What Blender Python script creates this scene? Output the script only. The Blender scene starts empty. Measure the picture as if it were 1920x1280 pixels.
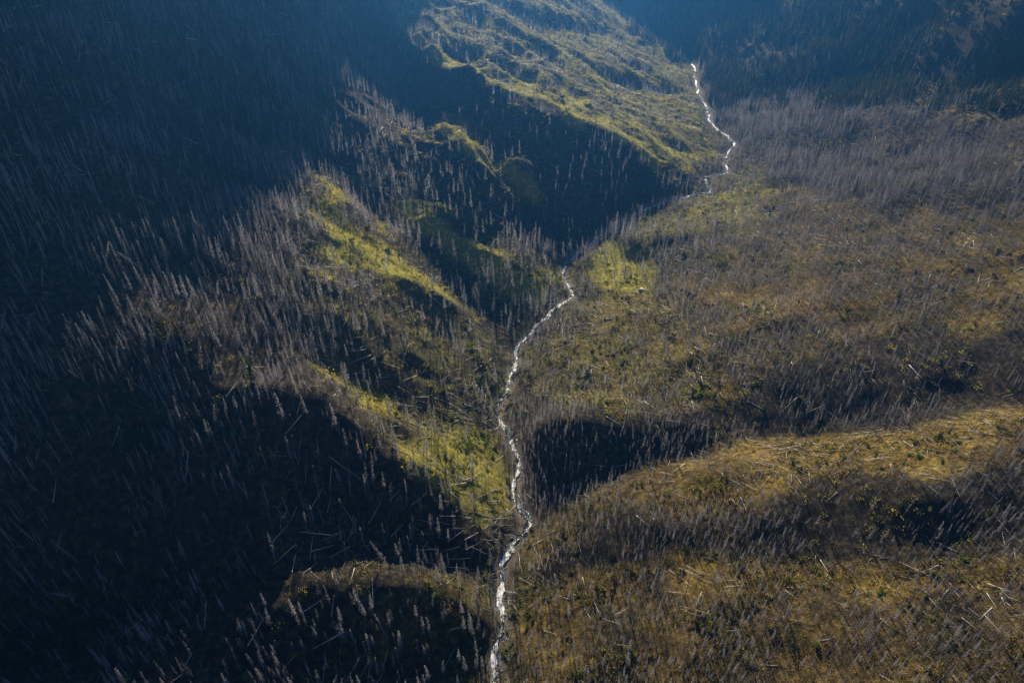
import bpy, math, os, random
import numpy as np
from mathutils import Matrix, Vector

# ------------------------------------------------------------------ camera, sky, sun, exposure
scene = bpy.context.scene
C = scene.collection
FPX, PITCH, CAMZ = 1450.0, 40.0, 315.0           # focal length in photo pixels (1920 wide), tilt down, height
cam_d = bpy.data.cameras.new('camera')
cam_d.sensor_width = 36.0
cam_d.lens = 36.0 * FPX / 1920.0
cam_d.clip_start = 1.0
cam_d.clip_end = 20000.0
cam = bpy.data.objects.new('camera', cam_d)
C.objects.link(cam)
cam.location = (0, 0, CAMZ)
cam.rotation_euler = (math.radians(90 - PITCH), 0, 0)
scene.camera = cam

SUN_EL, SUN_AZ = 19.0, -4.0                      # degrees above the horizon; degrees to the right (+) of straight ahead (+Y)
world = bpy.data.worlds.new('World')
scene.world = world
world.use_nodes = True
wn = world.node_tree
bg = wn.nodes['Background']
sky = wn.nodes.new('ShaderNodeTexSky')
sky.sky_type = 'NISHITA'
sky.sun_disc = False
sky.sun_elevation = math.radians(SUN_EL)
sky.sun_rotation = math.radians(SUN_AZ)
sky.altitude = 2400
sky.air_density = 0.55
sky.dust_density = 0.2
wn.links.new(sky.outputs[0], bg.inputs[0])
bg.inputs[1].default_value = 0.05

sun_d = bpy.data.lights.new('sun', 'SUN')
sun_d.energy = 5.0
sun_d.angle = math.radians(0.53)
sun_d.color = (1.0, 0.83, 0.58)
sun = bpy.data.objects.new('sun', sun_d)
C.objects.link(sun)
sd = Vector((math.sin(math.radians(SUN_AZ)) * math.cos(math.radians(SUN_EL)),
             math.cos(math.radians(SUN_AZ)) * math.cos(math.radians(SUN_EL)),
             math.sin(math.radians(SUN_EL))))     # towards the sun
sun.rotation_euler = sd.to_track_quat('Z', 'Y').to_euler()
sun.location = (0, 600, 700)

scene.view_settings.view_transform = 'Standard'
scene.view_settings.look = 'None'
scene.view_settings.gamma = 1.0
scene.view_settings.use_curve_mapping = False
scene.view_settings.exposure = 1.65
scene.cycles.use_denoising = True
scene.cycles.denoiser = 'OPENIMAGEDENOISE'
scene.cycles.denoising_input_passes = 'RGB_ALBEDO_NORMAL'
scene.cycles.denoising_prefilter = 'ACCURATE'
scene.cycles.max_bounces = 4
scene.cycles.diffuse_bounces = 2
scene.cycles.glossy_bounces = 2
scene.cycles.transmission_bounces = 2
scene.cycles.volume_bounces = 0
scene.cycles.transparent_max_bounces = 4

# ------------------------------------------------------------------ the lie of the land, surveyed from the photograph
rng = np.random.default_rng(7)
SP, CP = math.sin(math.radians(PITCH)), math.cos(math.radians(PITCH))

def ray(u, v):
    a, b = (u - 960) / FPX, (640 - v) / FPX
    return np.array([a, CP + b * SP, -SP + b * CP])   # world direction of a photo pixel

def zc(y):                                        # height of the creek bed: it falls away from the camera
    return -0.10 * (np.asarray(y, float) - 155.0)

def at(u, v, h):                                  # the place seen at pixel u, v that lies h metres above creek level
    d = ray(u, v)                                 # CAMZ + t dz = zc(t dy) + h
    t = (zc(0) + h - CAMZ) / (d[2] + 0.10 * d[1])
    return d * t + np.array([0, 0, CAMZ])

def atz(u, v, z):                                 # the same, by true height
    d = ray(u, v)
    return d * ((z - CAMZ) / d[2]) + np.array([0, 0, CAMZ])

def rise(base, top, slope):                       # the place at pixel top reached from base up a face of that slope
    d = ray(*top)
    lo, hi = 50.0, 4000.0
    T = np.linspace(60, 3000, 6000)
    P = d[None, :] * T[:, None] + np.array([0, 0, CAMZ])
    dd = np.hypot(P[:, 0] - base[0], P[:, 1] - base[1])
    g = (P[:, 2] - base[2]) - dd * math.tan(math.radians(slope))
    k = np.where((g[:-1] > 0) & (g[1:] <= 0))[0]
    return P[k[-1]] if len(k) else P[np.argmin(np.abs(g))]

LINES = []                                        # 3-D polylines the ground passes through
def line(*pts): LINES.append([at(*p) for p in pts])
def face(slope, *pairs):                          # (u, v, h at the foot, u, v at the crest)
    b = [at(*p[:3]) for p in pairs]
    t = [rise(bb, p[3:5], p[5] if len(p) > 5 else slope) for bb, p in zip(b, pairs)]
    LINES.append(b); LINES.append(t)

CREEK_PX = [(880, 1600), (905, 1400), (922, 1290), (930, 1240), (945, 1190), (938, 1130), (938, 1060), (962, 1022), (992, 990), (985, 970), (963, 940),
            (966, 905), (976, 872), (962, 840), (950, 815), (936, 785), (935, 765), (952, 735), (956, 705), (968, 680), (962, 660),
            (990, 630), (1022, 600), (1050, 572), (1076, 556), (1070, 540), (1056, 520), (1060, 497), (1090, 468), (1130, 440), (1180, 410),
            (1215, 392), (1250, 378), (1290, 369), (1330, 362), (1325, 345), (1320, 332), (1348, 328), (1364, 326), (1358, 305), (1366, 290), (1378, 272), (1366, 256),
            (1345, 245), (1332, 228), (1328, 205), (1312, 180), (1302, 150), (1303, 130), (1275, 105), (1235, 75), (1190, 45), (1150, 10), (1120, -20), (1080, -60), (1060, -100)]
line(*[(u, v, 0) for u, v in CREEK_PX])
# --- left bank: the crest of the big spur at the top, and the shaded face under it
line((1060, 492, 1), (990, 430, 8), (920, 375, 19), (840, 310, 36), (770, 238, 52), (750, 205, 60), (765, 150, 76), (735, 110, 88), (680, 70, 112))
line((640, -25, 140), (700, 12, 128), (760, 58, 117), (800, 84, 111), (865, 124, 101), (910, 158, 93), (955, 188, 86), (1010, 197, 80), (1062, 208, 71), (1120, 236, 57), (1180, 266, 42), (1240, 300, 25), (1290, 324, 12))
line((760, 215, 56), (790, 250, 48), (840, 310, 36), (890, 350, 25), (935, 385, 16), (985, 430, 8), (1040, 470, 2), (1110, 452, 0))
# benches behind that crest
line((800, 66, 109), (860, 95, 95), (940, 140, 81), (1010, 172, 69), (1080, 195, 57))
line((800, 38, 116), (862, 62, 106), (950, 108, 90), (1030, 150, 71), (1110, 182, 54))
line((830, 30, 112), (890, 55, 100), (950, 90, 86), (1010, 118, 73))
line((820, -5, 122), (870, 12, 116), (935, 36, 104), (1000, 76, 87), (1060, 110, 72))
line((960, 30, 94), (1010, 50, 80), (1080, 60, 58), (1130, 70, 32))
line((950, 0, 106), (1010, 16, 95), (1080, 32, 74), (1125, 42, 48))
face(26, (1150, 165, 26, 1150, 140), (1210, 170, 12, 1210, 145), (1270, 172, 3, 1270, 152))
# ribs on the shaded face
line((825, 232, 84), (868, 270, 78), (930, 312, 64), (970, 338, 53), (1000, 362, 42))
line((875, 200, 99), (915, 232, 90), (960, 280, 70), (1000, 300, 54))
# spur with the yellow meadow
line((430, 275, 114), (520, 300, 102), (585, 335, 90), (640, 400, 76), (700, 450, 62), (740, 476, 54), (800, 525, 41), (850, 562, 30), (900, 608, 17), (940, 648, 4))
line((560, 440, 92), (610, 500, 78), (660, 540, 66), (740, 590, 48), (830, 640, 30), (900, 680, 14))
line((620, 335, 74), (660, 370, 60), (720, 420, 47), (770, 455, 38), (830, 512, 27), (890, 565, 13), (950, 625, 2))
line((720, 320, 66), (785, 385, 56), (860, 432, 44), (950, 482, 28), (1020, 535, 10))
face(27, (640, 690, 56, 590, 590), (700, 715, 46, 650, 640), (770, 770, 32, 720, 690))
# next spur down, and the dark hollow in front of it
line((560, 690, 77), (590, 702, 71), (650, 738, 61), (715, 778, 49))
line((600, 668, 58), (650, 700, 49), (705, 738, 41), (760, 780, 33))
face(29, (470, 900, 62, 500, 720), (540, 930, 50, 580, 740), (610, 970, 36, 690, 812), (680, 1010, 26, 740, 862), (760, 1045, 15, 795, 912), (830, 1065, 7, 850, 972), (890, 1080, 2, 905, 1032))
face(26, (560, 1300, 18, 630, 1112), (650, 1295, 16, 690, 1098), (730, 1275, 13, 780, 1078), (810, 1235, 8, 845, 1090), (880, 1230, 3, 890, 1150))
line((540, 1200, 34), (530, 1110, 42), (520, 1050, 46))
# the big shaded mountainside
LINES.append([atz(*p) for p in ((40, 1275, 18), (200, 1210, 20), (330, 1130, 26), (430, 1060, 35), (500, 1000, 43))])
LINES.append([atz(*p) for p in ((-120, 640, 112), (140, 620, 100), (300, 615, 93), (420, 560, 85), (530, 555, 74))])
LINES.append([atz(*p) for p in ((-150, 380, 142), (180, 400, 122), (330, 335, 110), (430, 285, 97))])
LINES.append([atz(*p) for p in ((-150, 60, 182), (200, 90, 160), (400, 70, 134), (540, 35, 108), (640, 15, 86))])
LINES.append([np.array(p, float) for p in ((-1000, 900, 690), (-600, 1080, 690), (-470, 1120, 690), (-400, 1130, 690), (-340, 1150, 690), (-300, 1150, 620), (-278, 1150, 520), (-255, 1150, 408), (-225, 1150, 398), (-200, 1145, 372), (-182, 1140, 270), (-160, 1130, 140), (-110, 1080, 70))])  # unseen skyline, heights shaped to cast shade over the left slope and air
# --- right bank
face(29, (1012, 958, 1, 1020, 770), (1080, 925, 4, 1090, 775), (1150, 893, 8, 1160, 795), (1220, 868, 12, 1240, 800), (1300, 846, 17, 1330, 785, 21),
     (1450, 812, 27, 1450, 720, 17), (1600, 780, 36, 1600, 670, 15), (1780, 768, 46, 1780, 660, 13), (1950, 752, 56, 1950, 640, 13))
line((1002, 980, 4), (1060, 948, 9), (1130, 918, 14), (1180, 892, 18), (1250, 872, 22), (1330, 855, 26), (1450, 835, 33), (1550, 812, 39), (1650, 805, 45), (1780, 795, 52), (1950, 780, 60))
face(28, (985, 1090, 1, 1000, 1070), (1060, 1078, 5, 1070, 1040), (1130, 1060, 9, 1150, 1010), (1210, 1038, 13, 1250, 985), (1300, 1030, 18, 1330, 995, 22),
     (1400, 1040, 22, 1400, 990, 18), (1500, 1040, 27, 1520, 935, 18), (1620, 1045, 32, 1640, 915, 18), (1750, 1030, 39, 1760, 905, 18), (1950, 1000, 49, 1950, 880, 17))
line((960, 1112, 2), (1060, 1090, 7), (1130, 1070, 12), (1210, 1050, 16), (1300, 1044, 20), (1400, 1056, 24), (1500, 1060, 29), (1620, 1066, 34), (1750, 1055, 41), (1950, 1030, 52))
line((1000, 1300, 4), (1150, 1290, 10), (1350, 1280, 19), (1600, 1270, 30), (1950, 1240, 48))
line((1100, 700, 14), (1250, 690, 25), (1400, 640, 36), (1550, 590, 47), (1750, 560, 60), (1950, 530, 76))
line((1150, 560, 8), (1300, 540, 22), (1450, 500, 36), (1650, 470, 56), (1950, 420, 80))
line((1180, 520, 5), (1230, 500, 8), (1300, 450, 14), (1420, 420, 28), (1600, 390, 48), (1950, 350, 82))
face(26, (1180, 490, 4, 1190, 455), (1240, 470, 7, 1260, 440), (1290, 455, 12, 1310, 435))
line((1420, 330, 8), (1550, 300, 20), (1700, 290, 42), (1950, 280, 80))
line((1400, 180, 10), (1550, 170, 22), (1700, 160, 50), (1950, 150, 96))
LINES.append([atz(*p) for p in ((1320, 60, -58), (1400, 60, -43), (1480, 60, -32), (1550, 60, -18), (1650, 60, 2), (1750, 60, 22), (1950, 60, 66))])
LINES.append([atz(*p) for p in ((1400, -40, -22), (1550, -40, 16), (1750, -40, 64), (1950, -40, 116))])
LINES.append([np.array(p, float) for p in ((470, 1380, 110), (530, 1330, 280), (590, 1280, 460), (690, 1180, 600), (800, 950, 560), (1000, 800, 520))])  # unseen mountain added to shade the upper right hillside and its air
LINES.append([np.array(p, float) for p in ((-60, 1500, 40), (150, 1700, 60), (330, 1500, 130))])

# beyond the frame: the mountains either side and the ground under the camera
WILD = [(-1100, -300, 330), (-700, -300, 220), (-300, -300, 110), (0, -300, 45), (300, -300, 70), (700, -300, 180), (1100, -300, 300),
        (-1100, 300, 420), (-1100, 900, 520), (-1100, 1600, 640), (-1100, 2600, 600), (-500, 2600, 420), (0, 2600, 250), (500, 2600, 350), (1100, 2600, 420),
        (1100, 300, 380), (1100, 900, 470), (1100, 1600, 420)]

# relax a membrane over the surveyed lines, coarse to fine
X0, X1, Y0, Y1 = -1100.0, 1100.0, -300.0, 2600.0
def fbm(x, y, wl, seed, octs=4, gain=0.5, ridged=False):
    r = np.random.default_rng(seed)
    out = np.zeros_like(x); amp = 1.0
    for o in range(octs):
        G = r.uniform(-1, 1, (64, 64)); a = r.uniform(0, 6.28)
        xx = (x * math.cos(a) - y * math.sin(a)) / wl + 1000.37 * (o + 1)
        yy = (x * math.sin(a) + y * math.cos(a)) / wl + 777.13 * (o + 1)
        i, j = np.floor(xx).astype(int), np.floor(yy).astype(int)
        fx, fy = xx - i, yy - j
        fx, fy = fx * fx * (3 - 2 * fx), fy * fy * (3 - 2 * fy)
        g = lambda p, q: G[p % 64, q % 64]
        n = (g(i, j) * (1 - fx) + g(i + 1, j) * fx) * (1 - fy) + (g(i, j + 1) * (1 - fx) + g(i + 1, j + 1) * fx) * fy
        out += amp * ((1 - 2 * np.abs(n)) if ridged else n)
        amp *= gain; wl *= 0.5
    return out

def densify(L, step):
    out = []
    for p, q in zip(L[:-1], L[1:]):
        n = max(1, int(np.hypot(*(q - p)[:2]) / step))
        for k in range(n): out.append(p + (q - p) * k / n)
    out.append(L[-1])
    return np.array(out)

CON = np.concatenate([densify([np.array(p) for p in L], 3.0) for L in LINES] + [np.array(WILD, float)])
Zg = None
for cell in (96.0, 48.0, 24.0, 12.0, 6.0):
    nx, ny = int((X1 - X0) / cell) + 1, int((Y1 - Y0) / cell) + 1
    i = np.clip(np.round((CON[:, 0] - X0) / cell).astype(int), 0, nx - 1)
    j = np.clip(np.round((CON[:, 1] - Y0) / cell).astype(int), 0, ny - 1)
    S, W = np.zeros((nx, ny)), np.zeros((nx, ny))
    np.add.at(S, (i, j), CON[:, 2]); np.add.at(W, (i, j), 1.0)
    fixed = W > 0
    val = S / np.maximum(W, 1)
    if Zg is None: Z = np.full((nx, ny), CON[:, 2].mean())
    else:
        ax = np.clip(np.arange(nx) * cell / pc, 0, Zg.shape[0] - 1.001); ay = np.clip(np.arange(ny) * cell / pc, 0, Zg.shape[1] - 1.001)
        i0, j0 = ax.astype(int), ay.astype(int); fx, fy = (ax - i0)[:, None], (ay - j0)[None, :]
        Z = (Zg[i0][:, j0] * (1 - fx) + Zg[i0 + 1][:, j0] * fx) * (1 - fy) + (Zg[i0][:, j0 + 1] * (1 - fx) + Zg[i0 + 1][:, j0 + 1] * fx) * fy
    for it in range(1500 if cell > 30 else 260):
        Z[fixed] = val[fixed]
        P = np.pad(Z, 1, mode='edge')
        Z = 0.25 * (P[:-2, 1:-1] + P[2:, 1:-1] + P[1:-1, :-2] + P[1:-1, 2:])
    Z[fixed] = val[fixed]
    Zg, pc = Z, cell
def smooth(A, n):
    for _ in range(n):
        P = np.pad(A, 1, mode='edge')
        A = (4 * A + 2 * (P[:-2, 1:-1] + P[2:, 1:-1] + P[1:-1, :-2] + P[1:-1, 2:]) + P[:-2, :-2] + P[2:, 2:] + P[:-2, 2:] + P[2:, :-2]) / 16
    return A
Zg = smooth(Zg, 1)
CREEK = densify([at(u, v, 0) for u, v in CREEK_PX], 2.0)

gx = X0 + np.arange(Zg.shape[0]) * pc
gy = Y0 + np.arange(Zg.shape[1]) * pc
GX, GY = np.meshgrid(gx, gy, indexing='ij')
# distance to the creek on the grid
cd = np.full(Zg.shape, 1e9)
for k in range(0, len(CREEK), 3):
    cd = np.minimum(cd, np.hypot(GX - CREEK[k, 0], GY - CREEK[k, 1]))

def bil(A, x, y):
    ax = np.clip((np.asarray(x, float) - X0) / pc, 0, A.shape[0] - 1.001); ay = np.clip((np.asarray(y, float) - Y0) / pc, 0, A.shape[1] - 1.001)
    i, j = ax.astype(int), ay.astype(int); fx, fy = ax - i, ay - j
    return (A[i, j] * (1 - fx) + A[i + 1, j] * fx) * (1 - fy) + (A[i, j + 1] * (1 - fx) + A[i + 1, j + 1] * fx) * fy

def ground(x, y):                                 # height of the ground
    x, y = np.asarray(x, float), np.asarray(y, float)
    d = bil(cd, x, y)
    far = np.clip((d - 6) / 40, 0.0, 1)
    out = np.clip((np.hypot(x, y - 450) - 700) / 600, 0, 1)
    hum = np.clip((x + 20) / 120, 0.75, 1.0)
    rib = np.clip((60 - x) / 100, 0.0, 1.0) + 0.8 * np.clip((y - 560) / 120, 0, 1) + 0.25
    knob = 1.05 + 0.9 * np.exp(-((x - 75) / 70) ** 2 - ((y - 360) / 110) ** 2) + 0.5 * np.clip((y - 480) / 100, 0, 1)
    z = bil(Zg, x, y)
    z = z + far * hum * (2.6 * fbm(x, y, 62, 11, 3) + 1.15 * knob * fbm(x, y, 19, 12, 2)) + far * rib * 3.2 * (fbm(x * 0.9 + y * 0.5, y * 1.0 - x * 0.35, 46, 15, 3, ridged=True) - 0.4) + out * 40 * fbm(x, y, 420, 13, 4)
    z = z + 0.36 * np.clip(d / 6, 0.2, 1) * fbm(x, y, 5.5, 14, 2)
    z = z - 1.1 * np.exp(-(d / 4.5) ** 2)          # the bed the water has cut
    return z

def spaced(lo, hi, a, b, fine, grow):             # grid lines: even between a and b, widening outside
    mid = list(np.arange(a, b + fine / 2, fine)); s, p, left = fine, a, []
    while p > lo: s *= grow; p -= s; left.append(max(p, lo))
    s, p, right = fine, mid[-1], []
    while p < hi: s *= grow; p += s; right.append(min(p, hi))
    return np.array(left[::-1] + mid + right)
tx = spaced(X0, X1, -430, 430, 2.4, 1.035)
ty = spaced(Y0, Y1, 120, 820, 2.4, 1.016)
TX, TY = np.meshgrid(tx, ty, indexing='ij')
TZ = ground(TX, TY)

def grid_mesh(name, X, Y, Z):
    nx, ny = X.shape
    co = np.stack([X, Y, Z], -1).reshape(-1, 3).astype(np.float32)
    idx = np.arange(nx * ny).reshape(nx, ny)
    f = np.stack([idx[:-1, :-1], idx[1:, :-1], idx[1:, 1:], idx[:-1, 1:]], -1).reshape(-1, 4).astype(np.int32)
    me = bpy.data.meshes.new(name)
    me.vertices.add(len(co)); me.vertices.foreach_set('co', co.ravel())
    me.loops.add(f.size); me.loops.foreach_set('vertex_index', f.ravel())
    me.polygons.add(len(f)); me.polygons.foreach_set('loop_start', np.arange(0, f.size, 4, dtype=np.int32))
    me.polygons.foreach_set('use_smooth', np.ones(len(f), bool))
    me.update(); me.validate()
    return me

# ------------------------------------------------------------------ materials
def mat(name):
    m = bpy.data.materials.new(name); m.use_nodes = True
    nt = m.node_tree
    for n in list(nt.nodes): nt.nodes.remove(n)
    out = nt.nodes.new('ShaderNodeOutputMaterial')
    return m, nt, out
def node(nt, kind, **kw):
    n = nt.nodes.new(kind)
    for k, v in kw.items():
        if k.startswith('i_'): n.inputs[k[2:].replace('_', ' ')].default_value = v
        else: setattr(n, k, v)
    return n
def ramp(nt, src, stops):
    r = nt.nodes.new('ShaderNodeValToRGB')
    e = r.color_ramp.elements
    while len(e) < len(stops): e.new(0.5)
    for el, (p, c) in zip(e, stops):
        el.position = p; el.color = (*c, 1)
    nt.links.new(src, r.inputs[0])
    return r.outputs[0]
def mixc(nt, fac, a, b, mode='MIX'):
    n = nt.nodes.new('ShaderNodeMix'); n.data_type = 'RGBA'; n.blend_type = mode
    for s, v in ((n.inputs[0], fac), (n.inputs[6], a), (n.inputs[7], b)):
        if hasattr(v, 'is_output'): nt.links.new(v, s)
        elif isinstance(v, (int, float)): s.default_value = v
        else: s.default_value = (*v, 1)
    return n.outputs[2]
def mth(nt, op, a, b, clamp=False):
    n = nt.nodes.new('ShaderNodeMath'); n.operation = op; n.use_clamp = clamp
    for s, v in ((n.inputs[0], a), (n.inputs[1], b)):
        if hasattr(v, 'is_output'): nt.links.new(v, s)
        else: s.default_value = v
    return n.outputs[0]

def ground_material():
    m, nt, out = mat('burned_ground')
    b = node(nt, 'ShaderNodeBsdfPrincipled', i_Roughness=1.0)
    b.inputs['Specular IOR Level'].default_value = 0.1
    geo = node(nt, 'ShaderNodeNewGeometry')
    def noise(scale, detail=5, rough=0.6):
        n = node(nt, 'ShaderNodeTexNoise', i_Scale=scale, i_Detail=detail, i_Roughness=rough)
        nt.links.new(geo.outputs['Position'], n.inputs['Vector']); return n.outputs[0]
    n1, n2, n3, n4 = noise(0.035), noise(0.35, 6, 0.7), noise(1.7, 4, 0.7), noise(0.012, 3)
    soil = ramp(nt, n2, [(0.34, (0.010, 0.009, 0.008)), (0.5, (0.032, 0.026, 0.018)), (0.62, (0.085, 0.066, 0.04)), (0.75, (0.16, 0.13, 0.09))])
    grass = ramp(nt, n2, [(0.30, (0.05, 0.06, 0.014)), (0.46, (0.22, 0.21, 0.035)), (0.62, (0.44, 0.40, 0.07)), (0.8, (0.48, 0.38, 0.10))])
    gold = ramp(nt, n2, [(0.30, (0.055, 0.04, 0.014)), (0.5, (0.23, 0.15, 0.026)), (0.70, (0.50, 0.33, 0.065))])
    at_m = node(nt, 'ShaderNodeAttribute', attribute_name='meadow')
    at_g = node(nt, 'ShaderNodeAttribute', attribute_name='gold')
    at_b = node(nt, 'ShaderNodeAttribute', attribute_name='bank')
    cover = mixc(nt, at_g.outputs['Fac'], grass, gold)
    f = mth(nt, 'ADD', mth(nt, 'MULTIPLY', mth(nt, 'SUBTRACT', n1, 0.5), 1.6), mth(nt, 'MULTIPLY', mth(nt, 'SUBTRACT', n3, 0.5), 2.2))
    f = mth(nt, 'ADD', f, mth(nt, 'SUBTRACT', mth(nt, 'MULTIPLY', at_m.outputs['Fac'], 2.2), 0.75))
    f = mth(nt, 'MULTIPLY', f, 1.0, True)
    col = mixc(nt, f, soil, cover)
    stone = ramp(nt, n3, [(0.3, (0.05, 0.045, 0.04)), (0.5, (0.24, 0.21, 0.185)), (0.7, (0.42, 0.37, 0.33))])
    bf = mth(nt, 'MULTIPLY', mth(nt, 'ADD', at_b.outputs['Fac'], mth(nt, 'SUBTRACT', n3, 0.62)), 2.2, True)
    bf = mth(nt, 'MULTIPLY', bf, at_b.outputs['Fac'], True)
    col = mixc(nt, bf, col, stone)
    nt.links.new(col, b.inputs['Base Color'])
    bp = node(nt, 'ShaderNodeBump', i_Strength=1.0, i_Distance=1.1)
    nt.links.new(mth(nt, 'ADD', n3, n2), bp.inputs['Height'])
    nt.links.new(bp.outputs[0], b.inputs['Normal'])
    nt.links.new(b.outputs[0], out.inputs[0])
    return m

def wood_material(name, dark, pale, lo, hi, thin):
    m, nt, out = mat(name)
    oi = node(nt, 'ShaderNodeObjectInfo')
    geo = node(nt, 'ShaderNodeNewGeometry')
    n = node(nt, 'ShaderNodeTexNoise', i_Scale=0.9, i_Detail=3)
    nt.links.new(geo.outputs['Position'], n.inputs['Vector'])
    f = mth(nt, 'ADD', oi.outputs['Random'], mth(nt, 'MULTIPLY', mth(nt, 'SUBTRACT', n.outputs[0], 0.5), 0.5))
    mid = tuple((a * 0.45 + c * 0.55) for a, c in zip(dark, pale))
    col = ramp(nt, f, [(lo, dark), ((lo + hi) / 2, mid), (hi, pale)])
    d = node(nt, 'ShaderNodeBsdfPrincipled', i_Roughness=0.55)      # weathered wood has a dull sheen
    nt.links.new(col, d.inputs[0])
    if thin:                                       # twigs are round: light from behind wraps round them
        t = node(nt, 'ShaderNodeBsdfTranslucent'); nt.links.new(col, t.inputs[0])
        ms = node(nt, 'ShaderNodeMixShader'); ms.inputs[0].default_value = thin
        nt.links.new(d.outputs[0], ms.inputs[1]); nt.links.new(t.outputs[0], ms.inputs[2])
        nt.links.new(ms.outputs[0], out.inputs[0])
    else: nt.links.new(d.outputs[0], out.inputs[0])
    return m

def leaf_material(name, stops, trans):
    m, nt, out = mat(name)
    oi = node(nt, 'ShaderNodeObjectInfo')
    geo = node(nt, 'ShaderNodeNewGeometry')
    n = node(nt, 'ShaderNodeTexNoise', i_Scale=0.25, i_Detail=4)
    nt.links.new(geo.outputs['Position'], n.inputs['Vector'])
    f = mth(nt, 'ADD', mth(nt, 'MULTIPLY', oi.outputs['Random'], 0.6), mth(nt, 'MULTIPLY', mth(nt, 'SUBTRACT', n.outputs[0], 0.3), 0.9))
    col = ramp(nt, f, stops)
    d = node(nt, 'ShaderNodeBsdfDiffuse'); t = node(nt, 'ShaderNodeBsdfTranslucent')
    ms = node(nt, 'ShaderNodeMixShader'); ms.inputs[0].default_value = trans
    nt.links.new(col, d.inputs[0]); nt.links.new(col, t.inputs[0])
    nt.links.new(d.outputs[0], ms.inputs[1]); nt.links.new(t.outputs[0], ms.inputs[2])
    nt.links.new(ms.outputs[0], out.inputs[0])
    return m

def water_material():
    m, nt, out = mat('white_water')
    geo = node(nt, 'ShaderNodeNewGeometry')
    n = node(nt, 'ShaderNodeTexNoise', i_Scale=0.42, i_Detail=5, i_Roughness=0.7)
    n2 = node(nt, 'ShaderNodeTexNoise', i_Scale=2.6, i_Detail=3, i_Roughness=0.7)
    for k in (n, n2): nt.links.new(geo.outputs['Position'], k.inputs['Vector'])
    n3 = node(nt, 'ShaderNodeTexNoise', i_Scale=0.06, i_Detail=2)
    nt.links.new(geo.outputs['Position'], n3.inputs['Vector'])
    b = node(nt, 'ShaderNodeBsdfPrincipled')
    foam_glint = mth(nt, 'MULTIPLY', mth(nt, 'SUBTRACT', mth(nt, 'ADD', n.outputs[0], mth(nt, 'MULTIPLY', n2.outputs[0], 0.5)), mth(nt, 'ADD', 0.30, mth(nt, 'MULTIPLY', n3.outputs[0], 0.8))), 6.0, True)  # foam, with the sun glint on the creek painted into the same white
    nt.links.new(mixc(nt, foam_glint, (0.03, 0.06, 0.07), (0.84, 0.85, 0.86)), b.inputs['Base Color'])
    nt.links.new(ramp(nt, foam_glint, [(0.0, (0.12,) * 3), (1.0, (0.6,) * 3)]), b.inputs['Roughness'])
    bp = node(nt, 'ShaderNodeBump', i_Strength=1.0, i_Distance=0.5)
    nt.links.new(mth(nt, 'ADD', n.outputs[0], n2.outputs[0]), bp.inputs['Height'])
    nt.links.new(bp.outputs[0], b.inputs['Normal'])
    nt.links.new(b.outputs[0], out.inputs[0])
    return m

M = dict(
    ground=ground_material(),
    bark=wood_material('weathered_bark', (0.022, 0.02, 0.021), (0.38, 0.365, 0.385), 0.15, 0.95, 0.0),
    twig=wood_material('dead_twigs', (0.03, 0.027, 0.03), (0.285, 0.275, 0.30), 0.1, 0.95, 0.40),
    log=wood_material('bleached_log', (0.09, 0.078, 0.07), (0.74, 0.68, 0.60), 0.0, 0.65, 0.0),
    needle=leaf_material('conifer_needles', [(0.1, (0.02, 0.032, 0.012)), (0.5, (0.05, 0.062, 0.018)), (0.9, (0.12, 0.10, 0.028))], 0.3),
    grass=leaf_material('dry_grass', [(0.1, (0.16, 0.17, 0.028)), (0.5, (0.36, 0.33, 0.055)), (0.9, (0.46, 0.38, 0.10))], 0.5),
    goldgrass=leaf_material('golden_brush', [(0.1, (0.05, 0.044, 0.016)), (0.5, (0.19, 0.14, 0.03)), (0.9, (0.36, 0.25, 0.065))], 0.45),
    shrub=leaf_material('green_shrub', [(0.1, (0.04, 0.07, 0.014)), (0.5, (0.13, 0.17, 0.025)), (0.9, (0.19, 0.20, 0.03))], 0.5),
    darkbrush=leaf_material('charred_brush', [(0.1, (0.014, 0.013, 0.011)), (0.5, (0.035, 0.03, 0.02)), (0.9, (0.06, 0.06, 0.025))], 0.2),
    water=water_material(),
    rock=wood_material('creek_stone', (0.10, 0.09, 0.085), (0.46, 0.42, 0.39), 0.0, 0.9, 0.0),
)

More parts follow.
